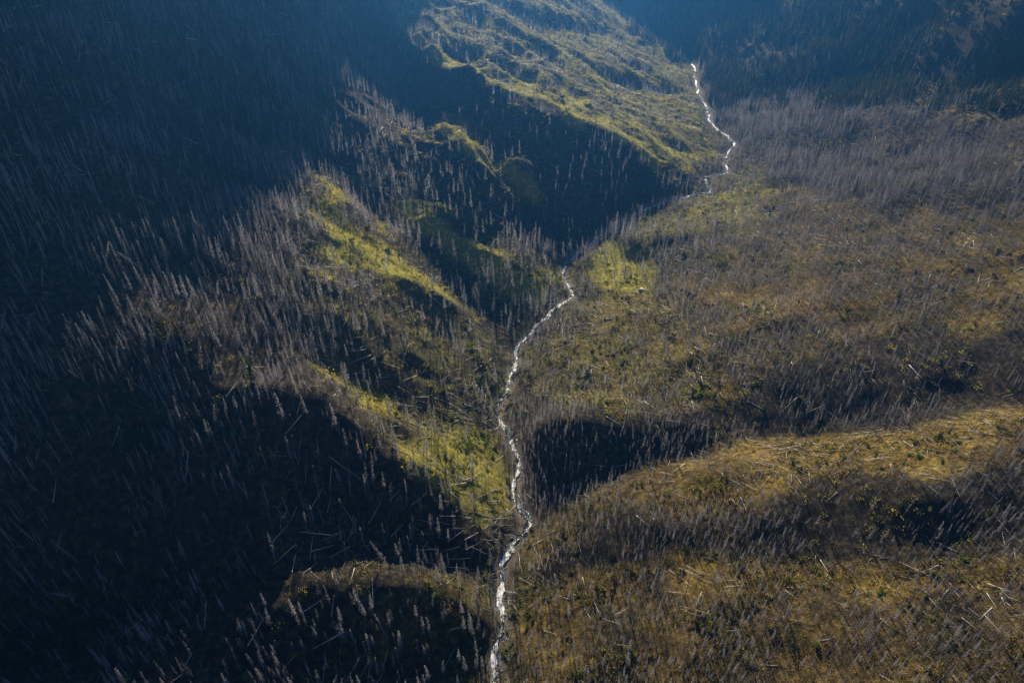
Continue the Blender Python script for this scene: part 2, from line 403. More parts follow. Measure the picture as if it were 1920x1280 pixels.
# ------------------------------------------------------------------ where things grow: areas read off the photograph, held as places on the ground
def project(x, y, z):
    dy, dz = y, z - CAMZ
    f = dy * CP - dz * SP
    return 960 + FPX * x / f, 640 - FPX * (dy * SP + dz * CP) / f, np.sqrt(x * x + y * y + dz * dz)
def inside(u, v, poly):
    r = np.zeros(u.shape, bool); n = len(poly)
    for k in range(n):
        (x1, y1), (x2, y2) = poly[k], poly[(k + 1) % n]
        c = ((y1 > v) != (y2 > v)) & (u < (x2 - x1) * (v - y1) / (y2 - y1 + 1e-9) + x1)
        r ^= c
    return r
AREAS = [  # name, outline, snags per m2, logs per m2, meadow, gold, living conifers per m2, brush
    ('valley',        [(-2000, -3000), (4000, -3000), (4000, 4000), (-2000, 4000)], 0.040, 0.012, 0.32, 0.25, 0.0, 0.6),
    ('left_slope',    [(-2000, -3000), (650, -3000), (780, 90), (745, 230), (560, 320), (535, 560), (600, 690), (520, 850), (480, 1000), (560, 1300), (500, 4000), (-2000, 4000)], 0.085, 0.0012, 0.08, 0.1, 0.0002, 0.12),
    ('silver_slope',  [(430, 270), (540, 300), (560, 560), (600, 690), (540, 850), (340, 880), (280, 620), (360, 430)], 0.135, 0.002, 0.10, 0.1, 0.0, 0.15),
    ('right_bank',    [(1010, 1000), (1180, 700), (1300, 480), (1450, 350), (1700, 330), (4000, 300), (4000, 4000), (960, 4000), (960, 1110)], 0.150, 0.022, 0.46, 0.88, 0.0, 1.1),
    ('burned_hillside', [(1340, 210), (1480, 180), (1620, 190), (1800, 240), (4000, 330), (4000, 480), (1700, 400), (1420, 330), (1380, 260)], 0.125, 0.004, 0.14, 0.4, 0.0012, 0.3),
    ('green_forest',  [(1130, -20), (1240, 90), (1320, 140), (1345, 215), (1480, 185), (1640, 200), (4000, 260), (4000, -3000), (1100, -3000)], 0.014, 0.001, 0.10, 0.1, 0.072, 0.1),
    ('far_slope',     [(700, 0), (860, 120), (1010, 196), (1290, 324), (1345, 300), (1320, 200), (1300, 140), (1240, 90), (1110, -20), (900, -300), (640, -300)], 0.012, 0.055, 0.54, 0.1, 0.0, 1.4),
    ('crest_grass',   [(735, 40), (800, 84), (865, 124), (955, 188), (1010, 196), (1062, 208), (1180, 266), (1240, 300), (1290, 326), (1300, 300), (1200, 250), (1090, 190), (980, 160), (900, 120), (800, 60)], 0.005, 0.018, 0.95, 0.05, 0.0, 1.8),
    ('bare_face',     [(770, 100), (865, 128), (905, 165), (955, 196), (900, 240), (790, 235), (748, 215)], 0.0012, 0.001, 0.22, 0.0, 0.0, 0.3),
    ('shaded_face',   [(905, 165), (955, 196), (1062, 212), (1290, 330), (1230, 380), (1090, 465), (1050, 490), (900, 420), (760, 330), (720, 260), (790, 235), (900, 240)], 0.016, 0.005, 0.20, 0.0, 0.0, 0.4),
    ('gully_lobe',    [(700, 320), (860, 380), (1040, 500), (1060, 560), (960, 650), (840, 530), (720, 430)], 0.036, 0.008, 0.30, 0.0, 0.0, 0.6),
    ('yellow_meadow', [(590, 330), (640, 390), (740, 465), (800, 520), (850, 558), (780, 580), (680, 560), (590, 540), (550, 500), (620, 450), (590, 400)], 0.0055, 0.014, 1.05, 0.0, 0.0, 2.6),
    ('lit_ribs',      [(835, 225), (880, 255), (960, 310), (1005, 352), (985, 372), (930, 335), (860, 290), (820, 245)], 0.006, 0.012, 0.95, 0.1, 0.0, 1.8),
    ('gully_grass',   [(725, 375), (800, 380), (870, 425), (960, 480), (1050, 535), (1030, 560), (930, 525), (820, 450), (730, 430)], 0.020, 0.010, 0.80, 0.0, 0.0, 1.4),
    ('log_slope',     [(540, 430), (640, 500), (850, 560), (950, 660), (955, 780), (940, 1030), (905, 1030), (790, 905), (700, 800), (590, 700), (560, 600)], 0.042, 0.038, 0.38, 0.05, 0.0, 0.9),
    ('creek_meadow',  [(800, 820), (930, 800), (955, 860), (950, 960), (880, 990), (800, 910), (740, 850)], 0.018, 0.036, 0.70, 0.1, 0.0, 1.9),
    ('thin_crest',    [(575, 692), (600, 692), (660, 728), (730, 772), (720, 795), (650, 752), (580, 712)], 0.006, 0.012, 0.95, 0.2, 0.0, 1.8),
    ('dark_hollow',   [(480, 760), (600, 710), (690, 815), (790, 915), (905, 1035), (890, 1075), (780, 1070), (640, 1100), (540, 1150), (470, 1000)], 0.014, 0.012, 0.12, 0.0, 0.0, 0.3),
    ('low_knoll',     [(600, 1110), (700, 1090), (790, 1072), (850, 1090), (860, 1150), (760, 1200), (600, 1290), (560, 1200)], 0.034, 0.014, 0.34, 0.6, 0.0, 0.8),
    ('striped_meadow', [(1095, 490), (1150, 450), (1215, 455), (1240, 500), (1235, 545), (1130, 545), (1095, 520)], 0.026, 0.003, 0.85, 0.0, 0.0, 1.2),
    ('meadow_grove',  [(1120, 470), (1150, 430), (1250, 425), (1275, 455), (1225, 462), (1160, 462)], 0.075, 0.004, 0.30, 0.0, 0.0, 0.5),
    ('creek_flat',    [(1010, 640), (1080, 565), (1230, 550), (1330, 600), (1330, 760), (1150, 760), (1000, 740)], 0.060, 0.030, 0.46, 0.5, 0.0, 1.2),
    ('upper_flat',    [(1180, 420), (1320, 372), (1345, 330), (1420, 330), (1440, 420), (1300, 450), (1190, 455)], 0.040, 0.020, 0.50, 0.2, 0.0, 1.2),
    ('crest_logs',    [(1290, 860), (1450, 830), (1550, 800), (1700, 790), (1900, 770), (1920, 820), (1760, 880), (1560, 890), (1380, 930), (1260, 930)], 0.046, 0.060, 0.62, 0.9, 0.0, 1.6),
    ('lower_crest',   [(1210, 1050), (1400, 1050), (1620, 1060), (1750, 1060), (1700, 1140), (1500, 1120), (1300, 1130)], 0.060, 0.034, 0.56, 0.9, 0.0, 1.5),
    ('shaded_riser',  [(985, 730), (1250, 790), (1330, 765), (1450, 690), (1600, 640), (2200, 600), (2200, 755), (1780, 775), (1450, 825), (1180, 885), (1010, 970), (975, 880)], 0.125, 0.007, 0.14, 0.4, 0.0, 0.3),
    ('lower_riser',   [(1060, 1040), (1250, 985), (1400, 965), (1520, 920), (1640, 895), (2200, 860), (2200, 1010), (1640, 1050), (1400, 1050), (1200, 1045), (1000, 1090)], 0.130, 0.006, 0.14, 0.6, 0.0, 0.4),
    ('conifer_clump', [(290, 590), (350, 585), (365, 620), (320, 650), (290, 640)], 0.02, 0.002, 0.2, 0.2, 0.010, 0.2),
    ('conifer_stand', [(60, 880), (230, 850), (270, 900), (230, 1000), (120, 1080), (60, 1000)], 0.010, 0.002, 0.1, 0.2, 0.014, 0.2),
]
AN = [a[0] for a in AREAS]
def area_of(x, y, z):
    u, v, d = project(x, y, z)
    wu, wv = u + 30 * fbm(x, y, 34, 41, 3), v + 20 * fbm(x, y, 30, 42, 3)   # ragged borders
    k = np.zeros(u.shape, int)
    for i, a in enumerate(AREAS): k[inside(wu, wv, a[1])] = i
    k[y < 60] = 0
    return k, u, v, d
AV = np.array([a[2:] for a in AREAS])

# ------------------------------------------------------------------ ground and water
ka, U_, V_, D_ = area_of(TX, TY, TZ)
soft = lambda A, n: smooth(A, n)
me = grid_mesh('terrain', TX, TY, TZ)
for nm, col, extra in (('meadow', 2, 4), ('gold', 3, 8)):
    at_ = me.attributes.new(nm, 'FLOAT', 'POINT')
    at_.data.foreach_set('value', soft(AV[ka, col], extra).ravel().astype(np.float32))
CDT = bil(cd, TX, TY)
bank = np.exp(-(CDT / 5.0) ** 2) * 0.9
at_ = me.attributes.new('bank', 'FLOAT', 'POINT'); at_.data.foreach_set('value', bank.ravel().astype(np.float32))
me.materials.append(M['ground'])
terrain = bpy.data.objects.new('terrain', me); C.objects.link(terrain); terrain['kind'] = 'structure'

def creek_mesh():
    P = CREEK[CREEK[:, 1] < 1500].copy()
    r = np.random.default_rng(5)
    n = len(P); t = np.gradient(P[:, :2], axis=0); t /= np.linalg.norm(t, axis=1)[:, None]
    nrm = np.stack([-t[:, 1], t[:, 0]], 1)
    wob = lambda s: np.convolve(r.normal(0, 1, n + 40), np.hanning(s) / np.sqrt((np.hanning(s) ** 2).sum()), 'same')[20:20 + n]
    cx = P[:, :2] + nrm * (wob(15) * 0.7)[:, None]
    wd = np.interp(P[:, 1], [150, 400, 700], [0.95, 1.0, 0.95])
    wl, wr = wd * np.clip(1 + 0.42 * wob(9) + 0.4 * wob(3), 0.25, 2.2), wd * np.clip(1 + 0.42 * wob(9) + 0.4 * wob(3), 0.25, 2.2)
    quiet = (P[:, 1] > at(1060, 497, 0)[1] - 8) & (P[:, 1] < at(1250, 378, 0)[1])
    wl, wr = np.where(quiet, wl * 0.55, wl), np.where(quiet, wr * 0.55, wr)
    bed = ground(P[:, 0], P[:, 1])
    lev = np.convolve(np.pad(bed, 3, mode='edge'), np.ones(7) / 7, 'valid') + 0.62
    offs = [-1.0, -0.45, 0.1, 0.5, 1.0]
    X, Y, Z = [], [], []
    for o in offs:
        w = (wl if o < 0 else wr) * o
        X.append(cx[:, 0] + nrm[:, 0] * w); Y.append(cx[:, 1] + nrm[:, 1] * w)
        Z.append(lev + (r.uniform(-0.12, 0.16, n) if abs(o) < 0.9 else -0.25))
    return grid_mesh('creek', np.array(X)[::-1], np.array(Y)[::-1], np.array(Z)[::-1])
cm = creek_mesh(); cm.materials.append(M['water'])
creek = bpy.data.objects.new('creek', cm); C.objects.link(creek); creek['kind'] = 'structure'

# ------------------------------------------------------------------ shapes of the plants and logs
def to_mesh(name, V, F, mats, mi=None, smooth_=None):
    me = bpy.data.meshes.new(name)
    me.from_pydata([tuple(v) for v in V], [], F)
    for m in mats: me.materials.append(m)
    if mi is not None: me.polygons.foreach_set('material_index', np.array(mi, np.int32))
    if smooth_ is not None: me.polygons.foreach_set('use_smooth', np.array(smooth_, bool))
    me.update()
    return me
def tube(V, F, path, rad, sides=6, cap=True):
    base = len(V)
    for k, (p, r) in enumerate(zip(path, rad)):
        d = np.array(path[min(k + 1, len(path) - 1)]) - np.array(path[max(k - 1, 0)]); d = d / np.linalg.norm(d)
        a = np.cross(d, (0.31, 0.95, 0.12)); a /= np.linalg.norm(a); b = np.cross(d, a)
        for s in range(sides):
            an = 6.2832 * s / sides
            V.append(np.array(p) + r * (a * math.cos(an) + b * math.sin(an)))
    for k in range(len(path) - 1):
        for s in range(sides):
            F.append((base + k * sides + s, base + k * sides + (s + 1) % sides, base + (k + 1) * sides + (s + 1) % sides, base + (k + 1) * sides + s))
    if cap:
        F.append(tuple(base + s for s in range(sides))[::-1])
        F.append(tuple(base + (len(path) - 1) * sides + s for s in range(sides)))
def sliver(V, F, p, q, w, up):                    # a twig or spray: thin kite from p to q
    p, q = np.array(p, float), np.array(q, float); d = q - p
    s = np.cross(d, up); s = s / (np.linalg.norm(s) + 1e-9) * w
    b = len(V); m = p + d * 0.4
    V += [p, m + s, q, m - s]; F.append((b, b + 1, b + 2, b + 3))

def snag_shape(seed, form):                       # a burned conifer 1 unit = 1 m, about 14 m tall; returns trunk and twigs
    r = np.random.default_rng(seed)
    H = {'full': 14.0, 'thin': 14.0, 'bare': 13.0, 'broken': 7.5}[form]
    lean = r.normal(0, 0.25, 2)
    path = [(lean[0] * t * t, lean[1] * t * t, -0.6 + (H + 0.6) * t) for t in (0, 0.3, 0.6, 0.85, 1.0)]
    R0 = r.uniform(0.11, 0.16)
    end = 0.09 if form == 'broken' else 0.018
    TV, TF = [], []
    tube(TV, TF, path, [R0 * (1 - t) + end * t for t in (0, 0.3, 0.6, 0.85, 1.0)], 6)
    BV, BF = [], []
    n = {'full': 120, 'thin': 60, 'bare': 16, 'broken': 14}[form]
    for k in range(n):
        t = r.uniform(0.22, 0.985) if form in ('full', 'thin') else r.uniform(0.3, 0.95)
        z = H * t; a = r.uniform(0, 6.283)
        L = (0.35 + 1.25 * (1 - t)) * r.uniform(0.55, 1.25) * (1.0 if form == 'full' else 0.8)
        if form == 'bare': L *= 0.7
        c = np.array((lean[0] * t * t, lean[1] * t * t, z))
        dr = np.array((math.cos(a), math.sin(a), r.uniform(-0.55, 0.15)))
        sliver(BV, BF, c, c + dr * L, r.uniform(0.04, 0.085), (0, 0, 1) if k % 2 else (math.sin(a), -math.cos(a), 0.2))
        if form == 'full' and k % 2 == 0:         # side twigs
            for sgn in (-1, 1):
                e = c + dr * L * r.uniform(0.35, 0.7)
                a2 = a + sgn * r.uniform(0.5, 1.0)
                sliver(BV, BF, e, e + np.array((math.cos(a2), math.sin(a2), r.uniform(-0.6, 0.0))) * L * 0.5, 0.03, (0, 0, 1))
    return TV, TF, BV, BF

def conifer_shape(seed):
    r = np.random.default_rng(seed)
    H = 13.0; TV, TF = [], []
    tube(TV, TF, [(0, 0, -0.6), (0.05, 0.02, H * 0.5), (0.02, 0.05, H)], [0.2, 0.11, 0.015], 6)
    BV, BF = [], []
    for k in range(26):
        t = 0.12 + 0.86 * k / 25; z = H * t; R = 1.95 * (1 - t) ** 0.8 + 0.12
        for j in range(7 if t < 0.8 else 5):
            a = r.uniform(0, 6.283); L = R * r.uniform(0.65, 1.15)
            c = np.array((0, 0, z)) + r.normal(0, 0.04, 3)
            q = c + np.array((math.cos(a) * L, math.sin(a) * L, -0.28 * L + r.normal(0, 0.08)))
            sliver(BV, BF, c, q, 0.16 + 0.13 * L, (0, 0, 1) if j % 3 else (math.sin(a), -math.cos(a), 0.5))
    return TV, TF, BV, BF

def log_shape(seed):                              # along +X, centred, 12 m long
    r = np.random.default_rng(seed); L = 12.0
    V, F = [], []; b = r.normal(0, 0.10, 2); R0 = r.uniform(0.13, 0.19)
    xs = (-0.5, -0.2, 0.1, 0.35, 0.5)
    tube(V, F, [(L * x, b[0] * (1 - 4 * x * x), b[1] * (1 - 4 * x * x)) for x in xs], [R0 * (1 - 0.72 * (x + 0.5)) for x in xs], 6)
    nt_ = len(F)
    for k in range(14):
        x = r.uniform(-0.25, 0.47) * L; a = r.uniform(-0.4, 3.5); l = r.uniform(0.3, 1.3)
        sliver(V, F, (x, 0, 0), (x + r.uniform(0.1, 0.5), math.cos(a) * l, abs(math.sin(a)) * l), 0.035, (1, 0, 0.3))
    for k in range(5):                            # the torn root plate
        a = r.uniform(0, 6.28)
        sliver(V, F, (-L / 2, 0, 0), (-L / 2 - 0.2, math.cos(a) * 0.6, math.sin(a) * 0.6), 0.12, (1, 0, 0))
    return V, F, nt_

def brush_shape(seed, kind):
    r = np.random.default_rng(seed); V, F = [], []
    if kind == 'grass':
        for k in range(26):
            p = np.array((*r.normal(0, 0.95, 2), -0.15)); a = r.uniform(0, 6.28); h = r.uniform(0.35, 0.85)
            q = p + np.array((r.normal(0, 0.2), r.normal(0, 0.2), h + 0.15))
            sliver(V, F, p, q, r.uniform(0.10, 0.24), (math.cos(a), math.sin(a), 0))
    else:
        for c in range(3):
            cc = np.array((*r.normal(0, 0.6, 2), 0.25))
            for k in range(14):
                d = r.normal(0, 1, 3); d /= np.linalg.norm(d); d[2] = abs(d[2])
                p = cc + d * r.uniform(0.2, 0.75); e = r.normal(0, 0.28, 3)
                sliver(V, F, p - e, p + e, 0.15, r.normal(0, 1, 3))
    return V, F

def hit(u, v):                                    # the spot of ground seen at a photo pixel
    d = ray(u, v); T = np.linspace(120, 1800, 3400)
    P = d[None, :] * T[:, None] + np.array([0, 0, CAMZ])
    k = np.argmax(P[:, 2] < ground(P[:, 0], P[:, 1]))
    return P[k, 0], P[k, 1], float(ground(P[k, 0], P[k, 1]))
def seen(x, y, z):                                # is that spot in plain view of the camera?
    ok = np.ones(x.shape, bool)
    for t in np.linspace(0.5, 0.985, 46):
        ok &= CAMZ + (z - CAMZ) * t > ground(x * t, y * t) - 1.0
    return ok

# candidate spots on a jittered grid, kept where the camera (or one a step aside) can see
def candidates(step, seed):
    r = np.random.default_rng(seed)
    x, y = np.meshgrid(np.arange(-520, 640, step), np.arange(112, 1380, step), indexing='ij')
    x, y = (x + r.uniform(-0.62, 0.62, x.shape) * step).ravel(), (y + r.uniform(-0.62, 0.62, y.shape) * step).ravel()
    z = ground(x, y)
    k, u, v, d = area_of(x, y, z)
    keep = (u > -230) & (u < 2150) & (v > -170) & (v < 1400)
    return x[keep], y[keep], z[keep], k[keep], u[keep], v[keep], d[keep], r

cseg = CREEK[::2]
HIDDEN = (cseg[:, 1] > at(1060, 497, 0)[1]) & (cseg[:, 1] < at(1250, 378, 0)[1])
def off_creek(x, y, near, ahead):                 # keep plants out of the water and the view along it open
    ok = np.ones(x.shape, bool)
    for (cx, cy, _), hid in zip(cseg, HIDDEN):
        dx, dy = np.abs(x - cx - (x - cx) * 0.0), cy - y
        ok &= ~((np.hypot(dx, dy) < near) | (not hid) & (dx < near * 0.9) & (dy > 0) & (dy < ahead))
    return ok

def gn_scatter(name, loc, rot, scl, idx, meshes, label, category):
    me = bpy.data.meshes.new(name)
    me.vertices.add(len(loc)); me.vertices.foreach_set('co', loc.astype(np.float32).ravel())
    for nm, ty, arr in (('turn', 'FLOAT_VECTOR', rot), ('size', 'FLOAT', scl), ('form', 'INT', idx)):
        a = me.attributes.new(nm, ty, 'POINT')
        a.data.foreach_set('vector' if ty == 'FLOAT_VECTOR' else 'value', np.ascontiguousarray(arr, np.int32 if ty == 'INT' else np.float32).ravel())
    me.update()
    col = bpy.data.collections.new(name + '_forms')
    for k, m in enumerate(meshes):
        col.objects.link(bpy.data.objects.new('%s_form_%03d' % (name, k), m))
    ng = bpy.data.node_groups.new(name, 'GeometryNodeTree')
    ng.interface.new_socket('Geometry', in_out='INPUT', socket_type='NodeSocketGeometry')
    ng.interface.new_socket('Geometry', in_out='OUTPUT', socket_type='NodeSocketGeometry')
    N, Lk = ng.nodes, ng.links
    gi, go = N.new('NodeGroupInput'), N.new('NodeGroupOutput')
    ci = N.new('GeometryNodeCollectionInfo'); ci.inputs['Collection'].default_value = col
    ci.inputs['Separate Children'].default_value = True; ci.inputs['Reset Children'].default_value = True
    ip = N.new('GeometryNodeInstanceOnPoints'); ip.inputs['Pick Instance'].default_value = True
    def attr(nm, ty):
        n = N.new('GeometryNodeInputNamedAttribute'); n.data_type = ty; n.inputs['Name'].default_value = nm
        return n.outputs['Attribute']
    er = N.new('FunctionNodeEulerToRotation')
    Lk.new(attr('turn', 'FLOAT_VECTOR'), er.inputs[0])
    Lk.new(gi.outputs[0], ip.inputs['Points']); Lk.new(ci.outputs[0], ip.inputs['Instance'])
    Lk.new(attr('form', 'INT'), ip.inputs['Instance Index']); Lk.new(er.outputs[0], ip.inputs['Rotation'])
    Lk.new(attr('size', 'FLOAT'), ip.inputs['Scale']); Lk.new(ip.outputs[0], go.inputs[0])
    o = bpy.data.objects.new(name, me); C.objects.link(o)
    o.modifiers.new('scatter', 'NODES').node_group = ng
    o['kind'] = 'stuff'; o['label'] = label; o['category'] = category
    return o

PLACE = dict(
    valley='on the open valley side', left_slope='on the dark left slope', silver_slope='on the silvery left slope', right_bank='in the dense right-bank burn',
    burned_hillside='on the grey far hillside', green_forest='in the green forest', far_slope='on the sunlit far slope',
    crest_grass='on the top grassy crest', bare_face='on the bare blue face', shaded_face='on the blue shaded face',
    gully_lobe='in the gully above midstream', yellow_meadow='on the bright yellow meadow', log_slope='on the log-strewn slope',
    creek_meadow='on the lower green meadow', dark_hollow='in the dark hollow', low_knoll='on the lowest knoll',
    lit_ribs='on the lit rib below the crest', gully_grass='on the gully grass above midstream', thin_crest='on the thin lit crest', striped_meadow='in the shadow-striped green meadow', meadow_grove='above the shadow-striped meadow', creek_flat='on the hummocky creek flat', upper_flat='on the upper creek flat',
    crest_logs='on the golden crest', lower_crest='on the lower golden crest', shaded_riser='above the golden crest',
    lower_riser='between the golden crests', conifer_clump='on the dark left slope', conifer_stand='in the dark lower-left stand')
def spots(pick, k, u, v, d, x, y):                # say where within its area each thing stands
    out = {}
    cdist = bil(cd, x, y)
    for a in set(k[pick]):
        ii = [i for i in pick if k[i] == a]
        vs, cs = np.array([v[i] for i in ii]), np.array([cdist[i] for i in ii])
        q1, q2 = np.quantile(vs, [0.33, 0.67]); c1, c2 = np.quantile(cs, [0.33, 0.67])
        for i in ii:
            row = 'high ' if v[i] < q1 else 'low ' if v[i] > q2 else 'midway '
            side = 'beside the creek' if cdist[i] < 9 else 'toward the creek' if cdist[i] < c1 else 'far from creek' if cdist[i] > c2 else ''
            if len(ii) == 1: row = side = ''
            out[i] = (row + PLACE[AN[a]] + (', ' + side if side else ''))
    return out
def size_word(s, lo, hi, words): return words[0] if s < lo else words[2] if s > hi else words[1]

# ------------------------------------------------------------------ standing burned trees
SN = []                                           # trunk mesh, twig mesh, joined mesh, words
for k, (form, words) in enumerate([('full', 'bushy grey burned tree'), ('full', 'bushy grey burned tree'), ('full', 'bushy grey burned tree'),
                                   ('thin', 'slim grey burned tree'), ('thin', 'slim grey burned tree'),
                                   ('bare', 'bare grey burned pole'), ('bare', 'bare grey burned pole'), ('broken', 'snapped grey burned trunk')]):
    TV, TF, BV, BF = snag_shape(100 + k, form)
    tm = to_mesh('snag_trunk', TV, TF, [M['bark']], None, [True] * len(TF))
    bm_ = to_mesh('snag_branches', BV, BF, [M['twig']])
    b = len(TV)
    jm = to_mesh('snag', TV + BV, TF + [tuple(i + b for i in f) for f in BF], [M['bark'], M['twig']], [0] * len(TF) + [1] * len(BF), [True] * len(TF) + [False] * len(BF))
    SN.append((tm, bm_, jm, words))

x, y, z, k, u, v, d, r = candidates(2.3, 21)
dens = AV[k, 0] * (0.28 + 1.45 * np.clip(0.5 + 1.0 * fbm(x, y, 30, 31, 3), 0, 1.3))
keep = (r.uniform(0, 1, x.shape) < dens * 2.3 * 2.3) & off_creek(x, y, 2.2, 5.5)
x, y, z, k, u, v, d = (q[keep] for q in (x, y, z, k, u, v, d))
n = len(x)
HS = np.full(len(AREAS), 0.95)
for nm, s in dict(right_bank=0.56, shaded_riser=0.60, lower_riser=0.58, lower_crest=0.54, crest_logs=0.56, burned_hillside=0.8, green_forest=0.8, dark_hollow=0.98,
                  left_slope=0.78, silver_slope=0.82, meadow_grove=1.15, gully_lobe=1.1, creek_flat=0.65, upper_flat=0.75, striped_meadow=0.9, log_slope=1.0, low_knoll=0.85, far_slope=0.85).items(): HS[AN.index(nm)] = s
scl = 0.92 * HS[k] * np.clip(r.normal(1.0, 0.27, n), 0.4, 1.65)
idx = r.choice(8, n, p=[0.2, 0.2, 0.2, 0.12, 0.1, 0.07, 0.05, 0.06])
tilt = np.where(r.uniform(0, 1, n) < 0.07, r.uniform(10, 32, n), np.abs(r.normal(0, 2.6, n)))
az = r.uniform(0, 6.283, n)
rot = np.stack([np.radians(tilt) * np.cos(az), np.radians(tilt) * np.sin(az), r.uniform(0, 6.283, n)], 1)
hpx = scl * 14 * FPX / d * np.sqrt(1 - ((CAMZ - z) / d) ** 2)
inframe = (u > 15) & (u < 1905) & (v > 60) & (v < 1275)
boost = np.full(len(AREAS), 1.0)
for nm, s in dict(dark_hollow=1.5, log_slope=1.25, gully_lobe=1.3, creek_meadow=1.4, yellow_meadow=1.5, shaded_face=1.4, striped_meadow=1.3, left_slope=0.95, right_bank=0.9, lower_riser=0.8).items(): boost[AN.index(nm)] = s
score = hpx * boost[k] * inframe * np.where((u < 330) & (v > 640), 0.3, 1.0) * np.where(idx == 7, 0.6, 1)
order = np.argsort(-score)[:1400]
vis = seen(x[order], y[order], z[order] + 3)
pick = order[vis][:300]
def thing(name, label, cat, group, loc, rot, s):
    o = bpy.data.objects.new(name, None); o.empty_display_size = 0.5
    C.objects.link(o); o.location = loc; o.rotation_euler = rot; o.scale = (s, s, s)
    o['label'] = label; o['category'] = cat; o['group'] = group
    return o
def part(name, mesh, root):
    o = bpy.data.objects.new(name, mesh); C.objects.link(o); o.parent = root
    return o
where = spots(pick, k, u, v, d, x, y)
tipx = np.cos(rot[:, 2]) * np.cos(rot[:, 0]) * np.sin(rot[:, 1]) + np.sin(rot[:, 2]) * np.sin(rot[:, 0])
for i in pick:
    tm, bm_, jm, words = SN[idx[i]]
    words = size_word(scl[i] / HS[k[i]], 0.8, 1.08, ('small ', 'medium ', 'tall ')) + words
    if tilt[i] > 9: words += ', leaning ' + ('right,' if tipx[i] > 0 else 'left,')
    lb = words + ' ' + where[i]
    t = thing('burned_tree', lb, 'dead tree', 'standing burned trees: ' + lb, (x[i], y[i], z[i]), rot[i], scl[i])
    part('trunk', tm, t); part('crown', bm_, t)
rest = np.ones(n, bool); rest[pick] = False
gn_scatter('burned_forest', np.stack([x, y, z], 1)[rest], rot[rest], scl[rest], idx[rest], [s[2] for s in SN],
           'thousands of grey burned trees standing over the whole valley', 'burned forest')
print('snags', n)

# ------------------------------------------------------------------ fallen logs
LG = []
for q in range(5):
    V, F, nt_ = log_shape(300 + q)
    LG.append(to_mesh('fallen_log', V, F, [M['log'], M['twig']], [0] * nt_ + [1] * (len(F) - nt_), [True] * nt_ + [False] * (len(F) - nt_)))
x, y, z, k, u, v, d, r = candidates(3.7, 22)
keep = (r.uniform(0, 1, x.shape) < AV[k, 1] * 3.7 * 3.7 * 1.15 * np.clip(0.6 + 1.2 * fbm(x, y, 30, 32, 2), 0.15, 2)) & off_creek(x, y, 1.1, 0.1)
x, y, k, u, v, d = (q[keep] for q in (x, y, k, u, v, d))
n = len(x)
scl = np.clip(r.normal(0.66, 0.2, n), 0.28, 1.3) * np.where(x > 0, 0.86, 1.12)
pref = np.radians(np.where(x > 0, -58, 38)) + 1.1 * fbm(x, y, 55, 35, 2) + r.normal(0, 0.42, n)
yaw = np.where(r.uniform(0, 1, n) < 0.8, pref, r.uniform(0, 6.283, n)) + np.where(r.uniform(0, 1, n) < 0.5, math.pi, 0)
hl = 5.2 * scl
z1 = ground(x + np.cos(yaw) * hl, y + np.sin(yaw) * hl); z0 = ground(x - np.cos(yaw) * hl, y - np.sin(yaw) * hl); zm = ground(x, y)
lift = np.maximum(0, zm - (z0 + z1) / 2)
z = (z0 + z1) / 2 + lift + 0.22 * scl + r.uniform(0, 0.5, n)
rot = np.stack([r.uniform(-0.5, 0.5, n), -np.arctan2(z1 - z0, 2 * hl) - r.normal(0, 0.03, n), yaw], 1)
idx = r.integers(0, 5, n)
inframe = (u > 20) & (u < 1900) & (v > 40) & (v < 1270)
boost = np.full(len(AREAS), 1.0)
for nm, s in dict(crest_logs=1.4, creek_meadow=1.6, log_slope=1.35, lower_crest=1.2, yellow_meadow=1.6, far_slope=1.3, crest_grass=1.6, left_slope=0.4, dark_hollow=1.1, lower_riser=0.6).items(): boost[AN.index(nm)] = s
lpx = 12 * scl * FPX / d * inframe * boost[k]
order = np.argsort(-lpx)[:900]
pick = order[seen(x[order], y[order], z[order] + 0.5)][:300]
where = spots(pick, k, u, v, d, x, y)
for i in pick:
    o = bpy.data.objects.new('fallen_log', LG[idx[i]]); C.objects.link(o)
    o.location = (x[i], y[i], z[i]); o.rotation_euler = rot[i]; o.scale = (scl[i],) * 3
    (ua, va, _), (ub, vb, _) = project(x[i] - np.cos(yaw[i]) * hl[i], y[i] - np.sin(yaw[i]) * hl[i], z0[i]), project(x[i] + np.cos(yaw[i]) * hl[i], y[i] + np.sin(yaw[i]) * hl[i], z1[i])
    an = math.degrees(math.atan2(vb - va, ub - ua)) % 180
    w = 'lying level' if an < 18 or an > 162 else 'upright in view' if 72 < an < 108 else 'slanting down right' if an <= 72 else 'slanting down left'
    lb = size_word(scl[i], 0.7, 0.95, ('short', 'middling', 'long')) + ' pale log ' + w + ', ' + where[i]
    o['label'] = lb; o['category'] = 'log'; o['group'] = 'fallen logs: ' + lb
rest = np.ones(n, bool); rest[pick] = False
gn_scatter('deadfall', np.stack([x, y, z], 1)[rest], rot[rest], scl[rest], idx[rest], LG, 'countless pale fallen logs criss-crossing the burned ground', 'deadfall')
print('logs', n)

